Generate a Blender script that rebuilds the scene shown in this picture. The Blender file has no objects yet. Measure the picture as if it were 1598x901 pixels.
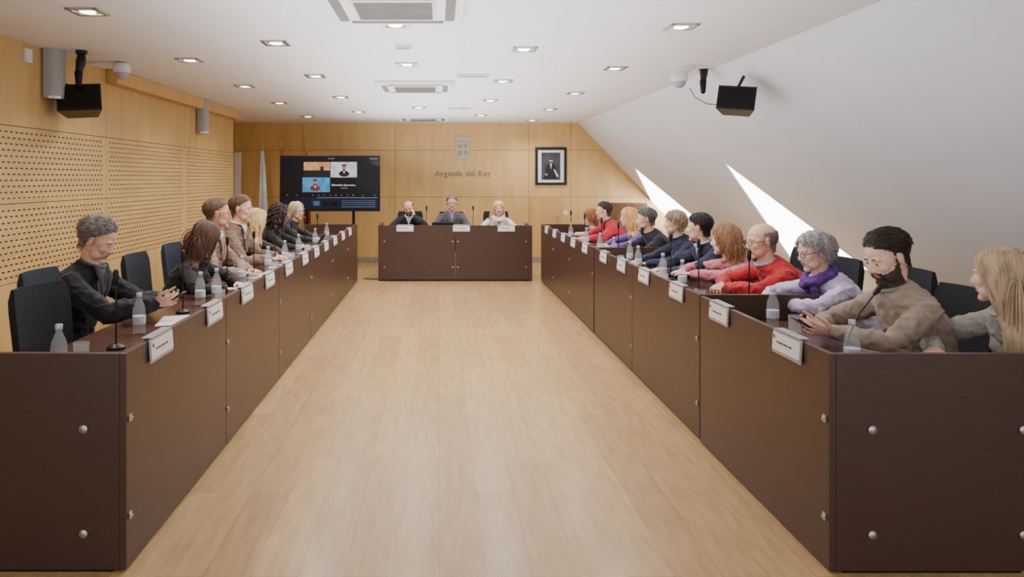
import bpy,bmesh,math,random
import numpy as np
from mathutils import Vector,Matrix,Euler,noise
random.seed(7)
S=bpy.context.scene; COL=S.collection
R=math.radians; V=Vector
F,VX,VY,HC=1150.,685.,279.,1.6
def at(px,py,Y): return V(((px-VX)*Y/F,Y,HC-(py-VY)*Y/F))
ORD=['nearest','second','third','fourth','fifth','sixth','seventh','eighth','ninth','tenth','eleventh','twelfth','thirteenth']
# ---------------------------------------------------------------- materials
def lin(c):
    return tuple(((v/255)/12.92 if v/255<=.04045 else ((v/255+.055)/1.055)**2.4) for v in c)
def mat(name,col,rough=.5,metal=0,var=.1,scale=8,bump=0,stretch=(1,1,1),emit=0,trans=0,detail=4,spec=.5,sheen=0,ior=1.45,alpha=1):
    m=bpy.data.materials.new(name); m.use_nodes=True
    nt=m.node_tree; N=nt.nodes; L=nt.links; b=N['Principled BSDF']
    tc=N.new('ShaderNodeTexCoord'); mp=N.new('ShaderNodeMapping'); mp.inputs['Scale'].default_value=stretch
    nz=N.new('ShaderNodeTexNoise'); nz.inputs['Scale'].default_value=scale; nz.inputs['Detail'].default_value=detail
    L.new(tc.outputs['Object'],mp.inputs['Vector']); L.new(mp.outputs[0],nz.inputs['Vector'])
    cr=N.new('ShaderNodeValToRGB'); c=lin(col)
    cr.color_ramp.elements[0].position=.3; cr.color_ramp.elements[1].position=.7
    cr.color_ramp.elements[0].color=tuple(max(0,v*(1-var)) for v in c)+(1,)
    cr.color_ramp.elements[1].color=tuple(min(1,v*(1+var)) for v in c)+(1,)
    L.new(nz.outputs['Fac'],cr.inputs['Fac']); L.new(cr.outputs['Color'],b.inputs['Base Color'])
    b.inputs['Roughness'].default_value=rough; b.inputs['Metallic'].default_value=metal
    b.inputs['Specular IOR Level'].default_value=spec; b.inputs['IOR'].default_value=ior; b.inputs['Alpha'].default_value=alpha
    if trans: b.inputs['Transmission Weight'].default_value=trans
    if sheen: b.inputs['Sheen Weight'].default_value=sheen
    if emit:
        L.new(cr.outputs['Color'],b.inputs['Emission Color']); b.inputs['Emission Strength'].default_value=emit
    if bump:
        bp=N.new('ShaderNodeBump'); bp.inputs['Strength'].default_value=bump; bp.inputs['Distance'].default_value=.01
        L.new(nz.outputs['Fac'],bp.inputs['Height']); L.new(bp.outputs[0],b.inputs['Normal'])
    return m
def floor_mat():
    m=mat('floor_laminate',(188,154,107),.23,0,.13,3,0,(9,1.2,1))
    nt=m.node_tree;N=nt.nodes;L=nt.links;b=N['Principled BSDF']
    tc=[n for n in N if n.type=='TEX_COORD'][0]; cr=[n for n in N if n.type=='VALTORGB'][0]
    mp=N.new('ShaderNodeMapping'); mp.inputs['Rotation'].default_value=(0,0,R(90)); L.new(tc.outputs['Object'],mp.inputs['Vector'])
    br=N.new('ShaderNodeTexBrick'); br.inputs['Scale'].default_value=1; br.inputs['Brick Width'].default_value=1.25; br.inputs['Row Height'].default_value=.19
    br.inputs['Mortar Size'].default_value=.0018; br.inputs['Mortar Smooth'].default_value=.3
    br.inputs['Color1'].default_value=(1,1,1,1); br.inputs['Color2'].default_value=(.86,.85,.83,1); br.inputs['Mortar'].default_value=(.64,.61,.57,1)
    br.offset=.37
    L.new(mp.outputs[0],br.inputs['Vector'])
    mx=N.new('ShaderNodeMix'); mx.data_type='RGBA'; mx.blend_type='MULTIPLY'; mx.inputs['Factor'].default_value=1
    L.new(cr.outputs['Color'],mx.inputs['A']); L.new(br.outputs['Color'],mx.inputs['B']); L.new(mx.outputs['Result'],b.inputs['Base Color'])
    return m
def perf_mat(base):
    m=mat('perforated_maple',base,.5,0,.1,2.5,0,(3,1,9))
    nt=m.node_tree;N=nt.nodes;L=nt.links;b=N['Principled BSDF']
    tc=[n for n in N if n.type=='TEX_COORD'][0]; cr=[n for n in N if n.type=='VALTORGB'][0]
    sp=N.new('ShaderNodeSeparateXYZ'); cb=N.new('ShaderNodeCombineXYZ'); L.new(tc.outputs['Object'],sp.inputs[0])
    L.new(sp.outputs['Y'],cb.inputs['X']); L.new(sp.outputs['Z'],cb.inputs['Y'])
    br=N.new('ShaderNodeTexBrick'); br.inputs['Scale'].default_value=1; br.inputs['Brick Width'].default_value=.07; br.inputs['Row Height'].default_value=.046
    br.inputs['Mortar Size'].default_value=.0166; br.inputs['Mortar Smooth'].default_value=0; br.offset=.5
    L.new(cb.outputs[0],br.inputs['Vector'])
    mx=N.new('ShaderNodeMix'); mx.data_type='RGBA'; L.new(br.outputs['Fac'],mx.inputs['Factor'])
    mx.inputs['A'].default_value=lin((88,56,28))+(1,); L.new(cr.outputs['Color'],mx.inputs['B']); L.new(mx.outputs['Result'],b.inputs['Base Color'])
    return m
MAPLE=(207,170,109)
M=dict(
 floor=floor_mat(), perf=perf_mat(MAPLE), maple=mat('maple_veneer',MAPLE,.45,0,.1,2.2,0,(3,3,.5)), mapledoor=mat('maple_door',(201,161,100),.45,0,.08,2,0,(4,4,.6)),
 groove=mat('panel_groove',(124,88,48),.7), ceil=mat('ceiling_plaster',(232,231,234),.9,0,.02,3), slope=mat('slope_plaster',(224,226,233),.9,0,.03,2),
 wenge=mat('wenge_veneer',(72,51,43),.36,0,.1,5,0,(2,2,40)), wengetop=mat('wenge_top',(90,62,51),.24,0,.12,5,0,(40,2,2)), cabw=mat('cabinet_wood',(112,80,56),.5,0,.15,5,0,(4,4,1)),
 dark=mat('dark_recess',(18,15,14),.7), steel=mat('brushed_steel',(190,190,188),.3,1,.06,20), black=mat('black_plastic',(18,18,20),.4,0,.1), blackm=mat('black_metal',(22,22,24),.35,.6,.1),
 grey=mat('grey_plastic',(168,168,170),.5,0,.05), white=mat('white_plastic',(225,225,225),.5,0,.03), paper=mat('paper',(235,235,232),.8,0,.02), card=mat('name_card',(232,229,222),.7,0,.03),
 ink=mat('ink',(90,90,96),.7), inkred=mat('ink_red',(150,70,70),.7),
 fabric=mat('chair_fabric',(30,32,37),.9,0,.25,60,.15), fabricb=mat('chair_fabric_blue',(40,46,60),.9,0,.2,60,.15),
 glass=mat('clear_glass',(238,241,244),.05,0,.01,3,alpha=.17), label=mat('bottle_label',(192,200,212),.6,0,.2,30),
 cap=mat('bottle_cap',(196,200,204),.35,.3,.05), lamp=mat('downlight_glow',(255,246,226),.5,0,.0,3,emit=12), sky=mat('daylight_pane',(244,248,255),.4,0,.01,2,emit=12),
 wframe=mat('white_trim',(225,226,230),.6,0,.03), slot=mat('vent_slot',(112,110,108),.8), beige=mat('beige_vent',(218,213,204),.7,0,.05),
 silver=mat('silver_letters',(132,121,104),.5,.0,.08), crest=mat('crest_metal',(178,168,152),.5,.1,.12,30), relief=mat('crest_relief',(150,140,124),.5,.1,.1,30),
 mount=mat('mat_board',(228,228,226),.8,0,.02), photo=mat('portrait_ground',(62,66,74),.6,0,.4,5), suit=mat('portrait_suit',(24,26,34),.6), face=mat('portrait_face',(196,160,140),.6), hair=mat('portrait_hair',(70,58,50),.6),
 scr=mat('screen_ground',(8,11,22),.25,0,.1,3,emit=.4), scrb=mat('screen_band',(14,24,46),.25,0,.3,20,emit=.3), scrk=mat('screen_black',(4,4,6),.25,emit=.2), scrw=mat('screen_white',(225,228,234),.3,0,.02,emit=.7), scrd=mat('screen_dim',(96,108,130),.3,0,.1,emit=.25),
 t1=mat('tile_warm',(176,128,88),.3,0,.45,9,emit=.5), t2=mat('tile_pale',(172,180,186),.3,0,.35,9,emit=.6), t3=mat('tile_cyan',(56,130,176),.3,0,.35,9,emit=.6),tsk=mat('tile_face',(190,142,118),.4,0,.15,60,emit=.4),
 icr=mat('icon_red',(190,60,54),.4,emit=.5), icb=mat('icon_blue',(60,92,136),.4,emit=.3), tred=mat('tile_clothing',(112,50,54),.4,emit=.3),
 fl1=mat('flag_pale',(206,216,224),.8,0,.15,6), fl2=mat('flag_red',(160,36,40),.8,0,.2,6), fly=mat('flag_yellow',(214,170,50),.8,0,.15,6), brass=mat('brass',(190,150,80),.3,1,.08),
 phone=mat('phone_body',(24,24,28),.3,0,.1), phscr=mat('phone_screen',(120,140,165),.15,0,.2,20,emit=.3),
 base=mat('baseboard_metal',(150,142,130),.5,.2,.08), eyew=mat('eye_white',(225,220,214),.25,0,.03), iris=mat('iris_brown',(52,36,26),.2), lip=mat('lip_skin',(190,122,108),.5,0,.1),
 shoe=mat('shoe_leather',(24,22,22),.4,0,.15), trous=mat('trouser_cloth',(34,36,44),.85,0,.15,40,.1), lens=mat('spectacle_frame',(30,26,26),.3), cable=mat('cable_rubber',(20,20,20),.6), laptop=mat('laptop_lid',(60,62,68),.4,.4,.05))
# ---------------------------------------------------------------- mesh builder
class MB:
    def __init__(s): s.bm=bmesh.new(); s.mi=0
    def _mark(s):
        for f in s.bm.faces:
            if not f.tag: f.tag=True; f.material_index=s.mi
    def box(s,c,d,rot=None,bev=0,M4=None):
        m=Matrix.Translation(V(c))
        if rot is not None: m=m@Euler(rot).to_matrix().to_4x4()
        m=m@Matrix.Diagonal((d[0],d[1],d[2],1))
        if M4 is not None: m=M4@m
        r=bmesh.ops.create_cube(s.bm,size=1,matrix=m)
        if bev:
            es=list({e for v in r['verts'] for e in v.link_edges})
            bmesh.ops.bevel(s.bm,geom=es,offset=bev,segments=2,affect='EDGES',profile=.6)
        s._mark(); return s
    def bx(s,x0,x1,y0,y1,z0,z1,bev=0): return s.box(((x0+x1)/2,(y0+y1)/2,(z0+z1)/2),(abs(x1-x0),abs(y1-y0),abs(z1-z0)),bev=bev)
    def ell(s,c,r,M4=None,seg=14,ring=9):
        m=Matrix.Translation(V(c))@Matrix.Diagonal((r[0],r[1],r[2],1))
        if M4 is not None: m=M4@m
        bmesh.ops.create_uvsphere(s.bm,u_segments=seg,v_segments=ring,radius=1,matrix=m); s._mark(); return s
    def _ring(s,rings,cap=True):
        bm=s.bm; vr=[[bm.verts.new(p) for p in r] for r in rings]; n=len(rings[0]); fs=[]
        for i in range(len(vr)-1):
            for j in range(n):
                k=(j+1)%n; fs.append(bm.faces.new((vr[i][j],vr[i][k],vr[i+1][k],vr[i+1][j])))
        if cap:
            fs.append(bm.faces.new(list(reversed(vr[0])))); fs.append(bm.faces.new(vr[-1]))
        for f in fs: f.material_index=s.mi; f.tag=True
    def tube(s,path,rad,n=8,side=None,rnd=False,cap=True,M4=None):
        path=[V(p) for p in path]
        if M4 is not None: path=[M4@p for p in path]
        if not isinstance(rad,list): rad=[rad]*len(path)
        rad=[r if isinstance(r,(list,tuple)) else (r,r) for r in rad]
        if rnd:
            t0=(path[0]-path[1]).normalized(); t1=(path[-1]-path[-2]).normalized(); a,b=rad[0],rad[-1]
            pre=[];pr=[];post=[];po=[]
            for k in (.95,.75,.4):
                q=math.sqrt(1-k*k); pre.append(path[0]+t0*min(a)*k); pr.append((a[0]*q,a[1]*q))
            for k in (.4,.75,.95):
                q=math.sqrt(1-k*k); post.append(path[-1]+t1*min(b)*k); po.append((b[0]*q,b[1]*q))
            path=pre+path+post; rad=pr+rad+po
        rings=[];u=None
        for i,p in enumerate(path):
            a=path[max(0,i-1)]; b=path[min(len(path)-1,i+1)]; t=(b-a)
            t=t.normalized() if t.length>1e-9 else V((0,0,1))
            if side is not None: u=V(side)
            elif u is None: u=V((1,0,0)) if abs(t.x)<.8 else V((0,1,0))
            uu=u-t*u.dot(t)
            if uu.length<1e-5: uu=t.orthogonal()
            ux=uu.normalized(); w=t.cross(ux)
            if side is None: u=ux
            rings.append([p+ux*rad[i][0]*math.cos(2*math.pi*j/n)+w*rad[i][1]*math.sin(2*math.pi*j/n) for j in range(n)])
        s._ring(rings,cap); return s
    def lathe(s,prof,c=(0,0,0),n=16,cap=True):
        c=V(c); s._ring([[c+V((r*math.cos(2*math.pi*j/n),r*math.sin(2*math.pi*j/n),z)) for j in range(n)] for r,z in prof],cap); return s
    def prism(s,pts,ax,d0,d1):
        f=(lambda p,d:V((p[0],d,p[1]))) if ax=='y' else ((lambda p,d:V((d,p[0],p[1]))) if ax=='x' else (lambda p,d:V((p[0],p[1],d))))
        bm=s.bm; a=[bm.verts.new(f(p,d0)) for p in pts]; b=[bm.verts.new(f(p,d1)) for p in pts]; n=len(pts); fs=[bm.faces.new(a),bm.faces.new(b)]
        for i in range(n): fs.append(bm.faces.new((a[i],a[(i+1)%n],b[(i+1)%n],b[i])))
        bmesh.ops.recalc_face_normals(bm,faces=fs)
        for q in fs: q.material_index=s.mi; q.tag=True
        return s
    def mesh(s,name):
        me=bpy.data.meshes.new(name); s.bm.to_mesh(me); s.bm.free(); return me
    def build(s,name,mats,parent=None,smooth=True):
        return link(name,s.mesh(name),mats,parent,smooth)
def link(name,me,mats,parent=None,smooth=True):
    if not isinstance(mats,(list,tuple)): mats=[mats]
    for m in mats: me.materials.append(m)
    if smooth:
        me.polygons.foreach_set('use_smooth',[True]*len(me.polygons))
        if smooth is True: me.set_sharp_from_angle(angle=R(40))
    o=bpy.data.objects.new(name,me); COL.objects.link(o)
    if parent is not None: o.parent=parent
    return o
def thing(name,label,cat,loc=(0,0,0),rz=0,group=None):
    o=bpy.data.objects.new(name,None); COL.objects.link(o); o.location=loc; o.rotation_euler=(0,0,rz); o.empty_display_size=.05
    return tag(o,label,cat,group)
def tag(o,label,cat,group=None):
    o['label']=label; o['category']=cat
    if group: o['group']=group
    return o
def st(o): o['kind']='structure'; return o
def dup(root,loc,rz=None,label=None):
    def cp(o,par):
        c=o.copy(); COL.objects.link(c)
        if par is not None: c.parent=par
        for ch in list(o.children): cp(ch,c)
        return c
    r=cp(root,None); r.location=loc
    if rz is not None: r.rotation_euler=(0,0,rz)
    if label: r['label']=label
    return r
def evalmesh(o):
    dg=bpy.context.evaluated_depsgraph_get(); dg.update()
    return bpy.data.meshes.new_from_object(o.evaluated_get(dg))
def remesh(mb,vox,sm=2):
    me=mb.mesh('tmp'); o=bpy.data.objects.new('tmp',me); COL.objects.link(o)
    r=o.modifiers.new('r','REMESH'); r.mode='VOXEL'; r.voxel_size=vox; r.use_smooth_shade=True
    if sm:
        q=o.modifiers.new('s','SMOOTH'); q.factor=.5; q.iterations=sm
    m2=evalmesh(o); bpy.data.objects.remove(o); bpy.data.meshes.remove(me); return m2
def crumple(me,rng,a1,a2,f1=8):
    vco=np.zeros(len(me.vertices)*3); me.vertices.foreach_get('co',vco); vco=vco.reshape(-1,3); vn=np.zeros(len(vco)*3); me.vertices.foreach_get('normal',vn); vn=vn.reshape(-1,3)
    sd=V((rng.uniform(0,50),0,0))
    dd=np.array([noise.noise(V((p[0]*f1,p[1]*f1,p[2]*f1*1.6))+sd)*a1+(.26-abs(noise.noise(V((p[0]*15,p[1]*15,p[2]*22))+sd*2)))*a2 for p in vco])
    dd=np.clip(dd,-.0025,.012)
    vco+=vn*dd[:,None]; me.vertices.foreach_set('co',vco.ravel()); me.update()
def textmesh(body,size,ext,off=0):
    cu=bpy.data.curves.new('t','FONT'); cu.body=body; cu.size=size; cu.align_x='LEFT'; cu.align_y='CENTER'; cu.extrude=ext; cu.resolution_u=3; cu.offset=off
    o=bpy.data.objects.new('t',cu); COL.objects.link(o); me=evalmesh(o); bpy.data.objects.remove(o); return me
def text(name,body,size,loc,m,parent=None,ext=.004,width=None):
    me=textmesh(body,size,ext); xs=[v.co.x for v in me.vertices]; w=max(xs)-min(xs); k=(width/w) if width else 1
    me.transform(Matrix.Translation(V(loc))@Euler((R(90),0,0)).to_matrix().to_4x4()@Matrix.Diagonal((k,k,1,1))@Matrix.Translation((-(max(xs)+min(xs))/2,0,0)))
    me.name=name; return link(name,me,m,parent,False)
# ---------------------------------------------------------------- people
CR=V((0,-.012,.035)); RR=V((.078,.099,.082)); FC=V((0,.03,-.03)); FR=V((.062,.065,.085))
HLY=[-1,-.5,-.2,.05,.2,.32,.45,.8,1]; HLZ=[-.97,-.95,-.74,-.3,-.4,.0,.3,.55,.7]
def zmin(d): return float(np.interp(d.y,HLY,HLZ))
def hmask(d,style):
    m=d.z-zmin(d)+.07*noise.noise(d*8)
    if style=='bald':
        if d.z>.36 or d.y>.3: return -1
        return min(m,.36-d.z,.3-d.y)
    return m
skin_cache={}
def skinmat(c):
    if c not in skin_cache: skin_cache[c]=mat('skin_%d'%len(skin_cache),c,.5,0,.06,30)
    return skin_cache[c]
def ramp(m,d=None,short=False):
    r=max(0,min(1,m/.5))**.75
    if short: r*=.3+.7*max(0,min(1,(d.z+.15)/.75))
    return r
def hair_obj(par,Mh,N,h,rng,near):
    col=h.get('col',(60,45,35)); hm=mat('hair_strands',col,.5,0,h.get('var',.3),30,.1,(1,1,.3))
    style=h.get('mask','full'); th=h.get('th',.06); Ln=h.get('len',.05); n=int(h.get('n',200)*(1 if near else .5)); r0=h.get('r',.007)*(1 if near else 1.4)
    flow=h.get('flow','part'); part=h.get('part',.15); grav=h.get('grav',.12); curl=h.get('curl',0); crop=h.get('crop',False)
    mb=MB(); nu,nv=44,26; grid={}
    for i in range(nv+1):
        a=math.pi*i/nv
        for j in range(nu):
            b=2*math.pi*j/nu; d=V((math.sin(a)*math.cos(b),math.sin(a)*math.sin(b),math.cos(a))); m=hmask(d,style)
            k=1.01+th*.75*ramp(m,d,crop)*(1+.1*noise.noise(d*6))
            grid[i,j]=(mb.bm.verts.new(Mh@(CR+V((RR.x*d.x,RR.y*d.y,RR.z*d.z))*k)),m)
    for i in range(nv):
        for j in range(nu):
            q=[grid[i,j],grid[i+1,j],grid[i+1,(j+1)%nu],grid[i,(j+1)%nu]]
            if sum(x[1]>.02 for x in q)>=3:
                vs=[]
                for x in q:
                    if x[0] not in vs: vs.append(x[0])
                if len(vs)>2:
                    try: mb.bm.faces.new(vs)
                    except ValueError: pass
    bmesh.ops.delete(mb.bm,geom=[v for v in mb.bm.verts if not v.link_faces],context='VERTS')
    rot=Mh.to_3x3(); g=(rot.inverted()@V((0,0,-1))).normalized(); Mi=Mh.inverted()
    long_=Ln>.12
    if not long_: # nape: hair lying on the back of the neck
        G=[[mb.bm.verts.new(Mh@V(((.055+.01*f)*math.sin(R(-70+14*j)),-.018-(.061+.01*f)*math.cos(R(-70+14*j)),-.07+.067*f))) for j in range(11)] for f in (0,.33,.66,1)]
        for i in range(3):
            for j in range(10): mb.bm.faces.new((G[i][j],G[i][j+1],G[i+1][j+1],G[i+1][j]))
        for _ in range(160 if near else 60):
            f=rng.uniform(0,1); ph=R(rng.uniform(-76,76)); p=V(((.056+.011*f)*math.sin(ph),-.018-(.062+.011*f)*math.cos(ph),-.068+.067*f))
            mb.tube([Mh@p,Mh@(p+V((rng.gauss(0,.002),-.002,-.012))),Mh@(p+V((rng.gauss(0,.003),-.001,-.024)))],[r0,r0*.8,r0*.3],n=4)
    step=.018 if long_ else max(.008,Ln/5); k=0; tries=0; nr_=.08 if long_ else .068
    sc=N+V((0,-.01,-.11)); sr=V((.225,.15,.125))
    while k<n and tries<n*30:
        tries+=1
        d=V((rng.gauss(0,1),rng.gauss(0,1),rng.gauss(0,1))).normalized(); hmv=hmask(d,style)
        if hmv<-.03 or (hmv<.03 and rng.random()<.4): continue
        k+=1
        infl=1.01+th*ramp(hmv+.04,d,crop)*rng.uniform(.6,1.0); p=CR+V((RR.x*d.x,RR.y*d.y,RR.z*d.z))*infl
        nr=V((d.x/RR.x,d.y/RR.y,d.z/RR.z)).normalized()
        if flow=='back': fl=V((d.x*.5,-1,-.55))
        elif flow=='fwd': fl=V((d.x*.6,.5 if d.y>0 else -.3,-.4))
        else: fl=V((1 if d.x>part*(1 if d.y>-.3 else 0) else -1,-.75 if long_ else -.35,-.7))
        tn=(fl-nr*fl.dot(nr)).normalized(); v=(tn+nr*h.get('lift',.15)).normalized()
        pts=[p-nr*.008]; L=Ln*rng.uniform(.75,1.1)*(.6 if hmv<.12 and not long_ else 1); ns=max(3,int(L/step)); ph=rng.uniform(0,6.28); w1=rng.uniform(1.0,1.03 if not long_ else 1.06)
        if crop and d.z<.2: ns=3
        for i in range(ns):
            v=(v*(1-grav)+g*grav+V((rng.gauss(0,1),rng.gauss(0,1),rng.gauss(0,1)))*h.get('jit',.06)).normalized(); p=p+v*step
            iz=infl if not crop else 1.01+(infl-1.01)*max(.3,min(1,.35+p.z*8))
            for c,r,f in ((CR,RR,iz*w1),(FC,FR,1.1*w1)):
                q=V(((p.x-c.x)/(r.x*f),(p.y-c.y)/(r.y*f),(p.z-c.z)/(r.z*f))); l=q.length
                if 1e-6<l<1: q/=l; p=c+V((q.x*r.x*f,q.y*r.y*f,q.z*r.z*f))
            if p.z<-.05 and (p.x**2+(p.y+.02)**2)<nr_*nr_:
                e=math.sqrt(p.x**2+(p.y+.02)**2)+1e-5; p=V((p.x/e*nr_,-.02+(p.y+.02)/e*nr_,p.z))
            if p.y>.045 and p.z<.045 and abs(p.x)<.066: p.x=.066 if p.x>0 else -.066
            if long_ and p.y>-.015 and p.z<.06: p.y-=.007
            P=Mh@p; q=V(((P.x-sc.x)/sr.x,(P.y-sc.y)/sr.y,(P.z-sc.z)/sr.z)); l=q.length
            if 1e-6<l<1: q/=l; p=Mi@(sc+V((q.x*sr.x,q.y*sr.y,q.z*sr.z)))
            o=V((0,0,0))
            if curl: o=V((math.sin(ph+i*1.25),math.cos(ph+i*1.25),.5*math.sin(ph+i*.9)))*curl
            pts.append(p+o)
        pts=[Mh@q for q in pts]
        mb.tube(pts,[r0*(1-.55*(i/len(pts))**1.5) for i in range(len(pts))],n=5 if n<700 else 4)
    o=mb.build('hair',hm,par,'all'); return o
def hand(mb,W,f,up,ts,curl,k=1):
    f=f.normalized(); up=(up-f*up.dot(f)).normalized(); t=f.cross(up)
    if t.dot(ts)<0: t=-t
    mb.tube([W-f*.03,W,W+f*.03*k,W+f*.07*k,W+f*.092*k],[(.024*k,.019*k),(.026*k,.017*k),(.036*k,.0155*k),(.038*k,.014*k),(.034*k,.010*k)],n=12,side=t)
    for off,ln in zip((.030,.0102,-.0102,-.030),(.068,.077,.071,.056)):
        q=W+f*.082*k+t*off*k; d0=(f+t*off*6.5).normalized(); path=[q]; a=0
        for j,fr in enumerate((.5,.3,.24)):
            a+=curl*(.5,.9,.6)[j]; q=q+(d0*math.cos(a)-up*math.sin(a))*ln*fr*k; path.append(q)
        mb.tube(path,[.0084*k,.008*k,.0074*k,.0064*k],n=8,side=t,rnd=True)
    r=W+f*.02*k+t*.022*k; d1=(f*.65+t*.72-up*.15).normalized(); d2=(f*.9+t*.3-up*.3).normalized(); q1=r+d1*.041*k; q2=q1+d2*.032*k; q3=q2+d2*.02*k
    mb.tube([r,q1,q2,q3],[.0135*k,.0112*k,.0098*k,.0078*k],n=8,rnd=True)
pcount=0
def beard_mask(h):
    x,y,z=np.abs(h[:,0]),h[:,1],h[:,2]
    jl=np.interp(y,[-.01,.02,.045,.07,.09],[.012,-.022,-.045,-.047,-.047])
    m=(z<jl)&(z>-.13)&(y>.004)&(x<.08)
    m|=(x<.034)&(z<-.0395)&(z>-.13)&(y>.05)
    return m&(y<.125)
def person(label,head,rz,look=(0,-5,0),skin=(214,158,128),hair=None,top=(30,30,34),sex='m',vox=.007,scl=1,beard=None,glasses=False,scarf=None,shirt=None,tie=None,
           hands=None,wx=.13,wf=.28,wz=.782,lat=0,topmat=None,collar=None,curlh=.3,belly=0,hip=None,ez=.805,bulk=None,nd=.146):
    global pcount; pcount+=1; rng=random.Random(pcount*17+3); near=vox<.0065
    k=scl; fem=sex=='f'; Rm=Matrix.Rotation(R(rz),3,'Z'); head=V(head)
    if bulk is None: bulk=.01 if shirt else .0
    nzv=head.z-nd*k; hz=.55; Ls=.515*k; dz=min(max(nzv-hz,.2),Ls*.985); dy=math.sqrt(Ls*Ls-dz*dz) if hip is None else hip
    off=Rm@V((lat,-.035-dy,0)); root=V((head.x+off.x,head.y+off.y,0))
    e=thing('person',label,'person',root,R(rz),None)
    hl=Rm.transposed()@(head-root); N=hl+V((0,-.035,-nd*k))
    B=V((0,0,.56)); lp=lambda t,b=0:B.lerp(N,t)+V((0,b,0))
    ws=(.92 if fem else 1.0)*k
    tp=[V((0,0,.47)),B,lp(.3,-.03),lp(.6,-.035),lp(.81,-.02),lp(.92,-.01),lp(1,0)]
    tr=[(.15,.11),(.165,.12+belly*.5),(.145 if not fem else .128,.105+belly),(.163,.112+belly*.4),(.16,.094),(.116,.07),(.06,.058)]
    tr=[(a*ws,b*ws) for a,b in tr]
    Mh=Matrix.Translation(hl)@Matrix.Rotation(R(look[0]),4,'Z')@Matrix.Rotation(R(look[1]),4,'X')@Matrix.Rotation(R(look[2]),4,'Y')@Matrix.Scale(k*(.99 if fem else 1.03),4)
    E=tp[4]; nb=Mh@V((0,-.02,-.055)); sho={};elb={};wri={};hp={}
    for s in (1,-1):
        Sx=E+V((s*.17*ws,0,.0)); sho[s]=Sx
        hh=(hands or {}).get(s,{})
        W=hh.get('w'); W=V((s*wx,N.y+wf,wz)) if W is None else V(W)
        la,lb=.285*k,.255*k; dv=W-Sx; D=dv.length
        if D>(la+lb)*.985: W=Sx+dv.normalized()*(la+lb)*.985; D=(W-Sx).length; dv=W-Sx
        if D<.12: D=.12
        ca=(la*la+D*D-lb*lb)/(2*la*D); ca=max(-1,min(1,ca)); sa=math.sqrt(1-ca*ca); dn=dv.normalized()
        best=None; zz=hh.get('ez',ez)
        for an in range(0,100,10):
            hv=V((s*math.sin(R(an)),-.35,-math.cos(R(an)))); hv=(hv-dn*hv.dot(dn)).normalized(); El=Sx+dn*la*ca+hv*la*sa
            best=El
            if El.z>=zz: break
        elb[s]=best; wri[s]=W
        fd=hh.get('f')
        if fd is None:
            fd=(W-best); fd.z=fd.z*.3-.015; fd=fd.normalized()*.7+V((-s*.15,.45,0))
        hp[s]=(V(fd),V(hh.get('up',(0,0,1))),V(hh.get('t',(-s,0,0))),hh.get('curl',curlh))
    def arms(mb,add,end):
        for s in (1,-1):
            a,b,c=sho[s],elb[s],wri[s]; c2=c+(b-c).normalized()*end
            P=[a+V((-s*.07,0,.0)),a,a.lerp(b,.5),b,b.lerp(c2,.4),c2]; q=(.88 if fem else 1)*k
            mb.tube(P,[.05*q+add,.051*q+add,.041*q+add,.036*q+add,.035*q+add,.025*q+add*(.8 if end else 0)],n=12,rnd=True)
    # body
    mb=MB(); mb.tube(tp,[(a-.004,b_-.004) for a,b_ in tr],n=24,side=(1,0,0))
    mb.tube([lp(.92),N,N.lerp(nb,.5),nb],[(.06*ws,.058*ws),(.054*ws,.055*ws),(.051*ws,.054*ws),(.052*ws,.057*ws)],n=16,side=(1,0,0))
    arms(mb,-.003,0)
    for s in (1,-1): hand(mb,wri[s],*hp[s],k=.9 if fem else .97)
    for s in (1,-1):
        mb.tube([(s*.06,-.03,.535),(s*.09,.05,.535),(s*.11,.25,.53),(s*.12,.42,.515),(s*.12,.43,.42),(s*.12,.42,.25),(s*.12,.41,.09),(s*.12,.42,.05)],[.075,.078,.07,.056,.055,.052,.036,.036],n=12,rnd=True)
        mb.tube([(s*.12,.38,.045),(s*.12,.45,.045),(s*.125,.58,.03)],[(.035,.03),(.04,.035),(.035,.018)],n=10,side=(1,0,0),rnd=True)
    if fem:
        for s in (1,-1): mb.ell(lp(.6)+V((s*.065,.07,0)),(.052,.044,.05))
    mb.ell(CR,RR-V((.002,.002,.002)),Mh,20,14); mb.ell(FC,FR,Mh,18,12)
    mb.ell((0,.034,.0),(.062,.0515,.058),Mh,18,12)
    mb.ell((0,.0,-.045),(.06,.06,.05),Mh); mb.ell((0,.071,-.098),(.026,.021,.018),Mh)
    for s in (1,-1):
        mb.ell((s*.037,.06,-.024),(.026,.024,.028),Mh); mb.ell((s*.026,.0765,.023),(.027,.012,.009),Mh)
        mb.ell((s*.0305,.071,.0065),(.0138,.0135,.0125),Mh); mb.ell((s*.046,.036,.002),(.023,.034,.04),Mh)
        Me=Mh@Matrix.Translation((s*.0795,-.004,-.004))@Matrix.Rotation(R(s*-24),4,'Z')@Matrix.Rotation(R(-8),4,'X')
        mb.ell((0,0,0),(.0085,.021,.034),Me); mb.ell((s*.002,-.006,.012),(.008,.019,.024),Me)
        mb.ell((s*.0105,.096,-.031),(.008,.009,.0075),Mh); mb.ell((s*.044,.042,-.068),(.021,.032,.028),Mh)
    mb.ell((0,.084,-.016),(.017,.014,.024),Mh)
    mb.tube([(0,.084,.016),(0,.094,-.006),(0,.1025,-.023),(0,.102,-.030),(0,.09,-.036)],[.009,.0095,.0115,.012,.007],n=8,rnd=True,M4=Mh,side=(1,0,0))
    mb.ell((0,.0872,-.0545),(.023,.008,.006),Mh); mb.ell((0,.0855,-.064),(.02,.008,.0065),Mh); mb.ell((0,.078,-.06),(.034,.012,.02),Mh)
    me=remesh(mb,vox,3 if near else 1)
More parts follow.
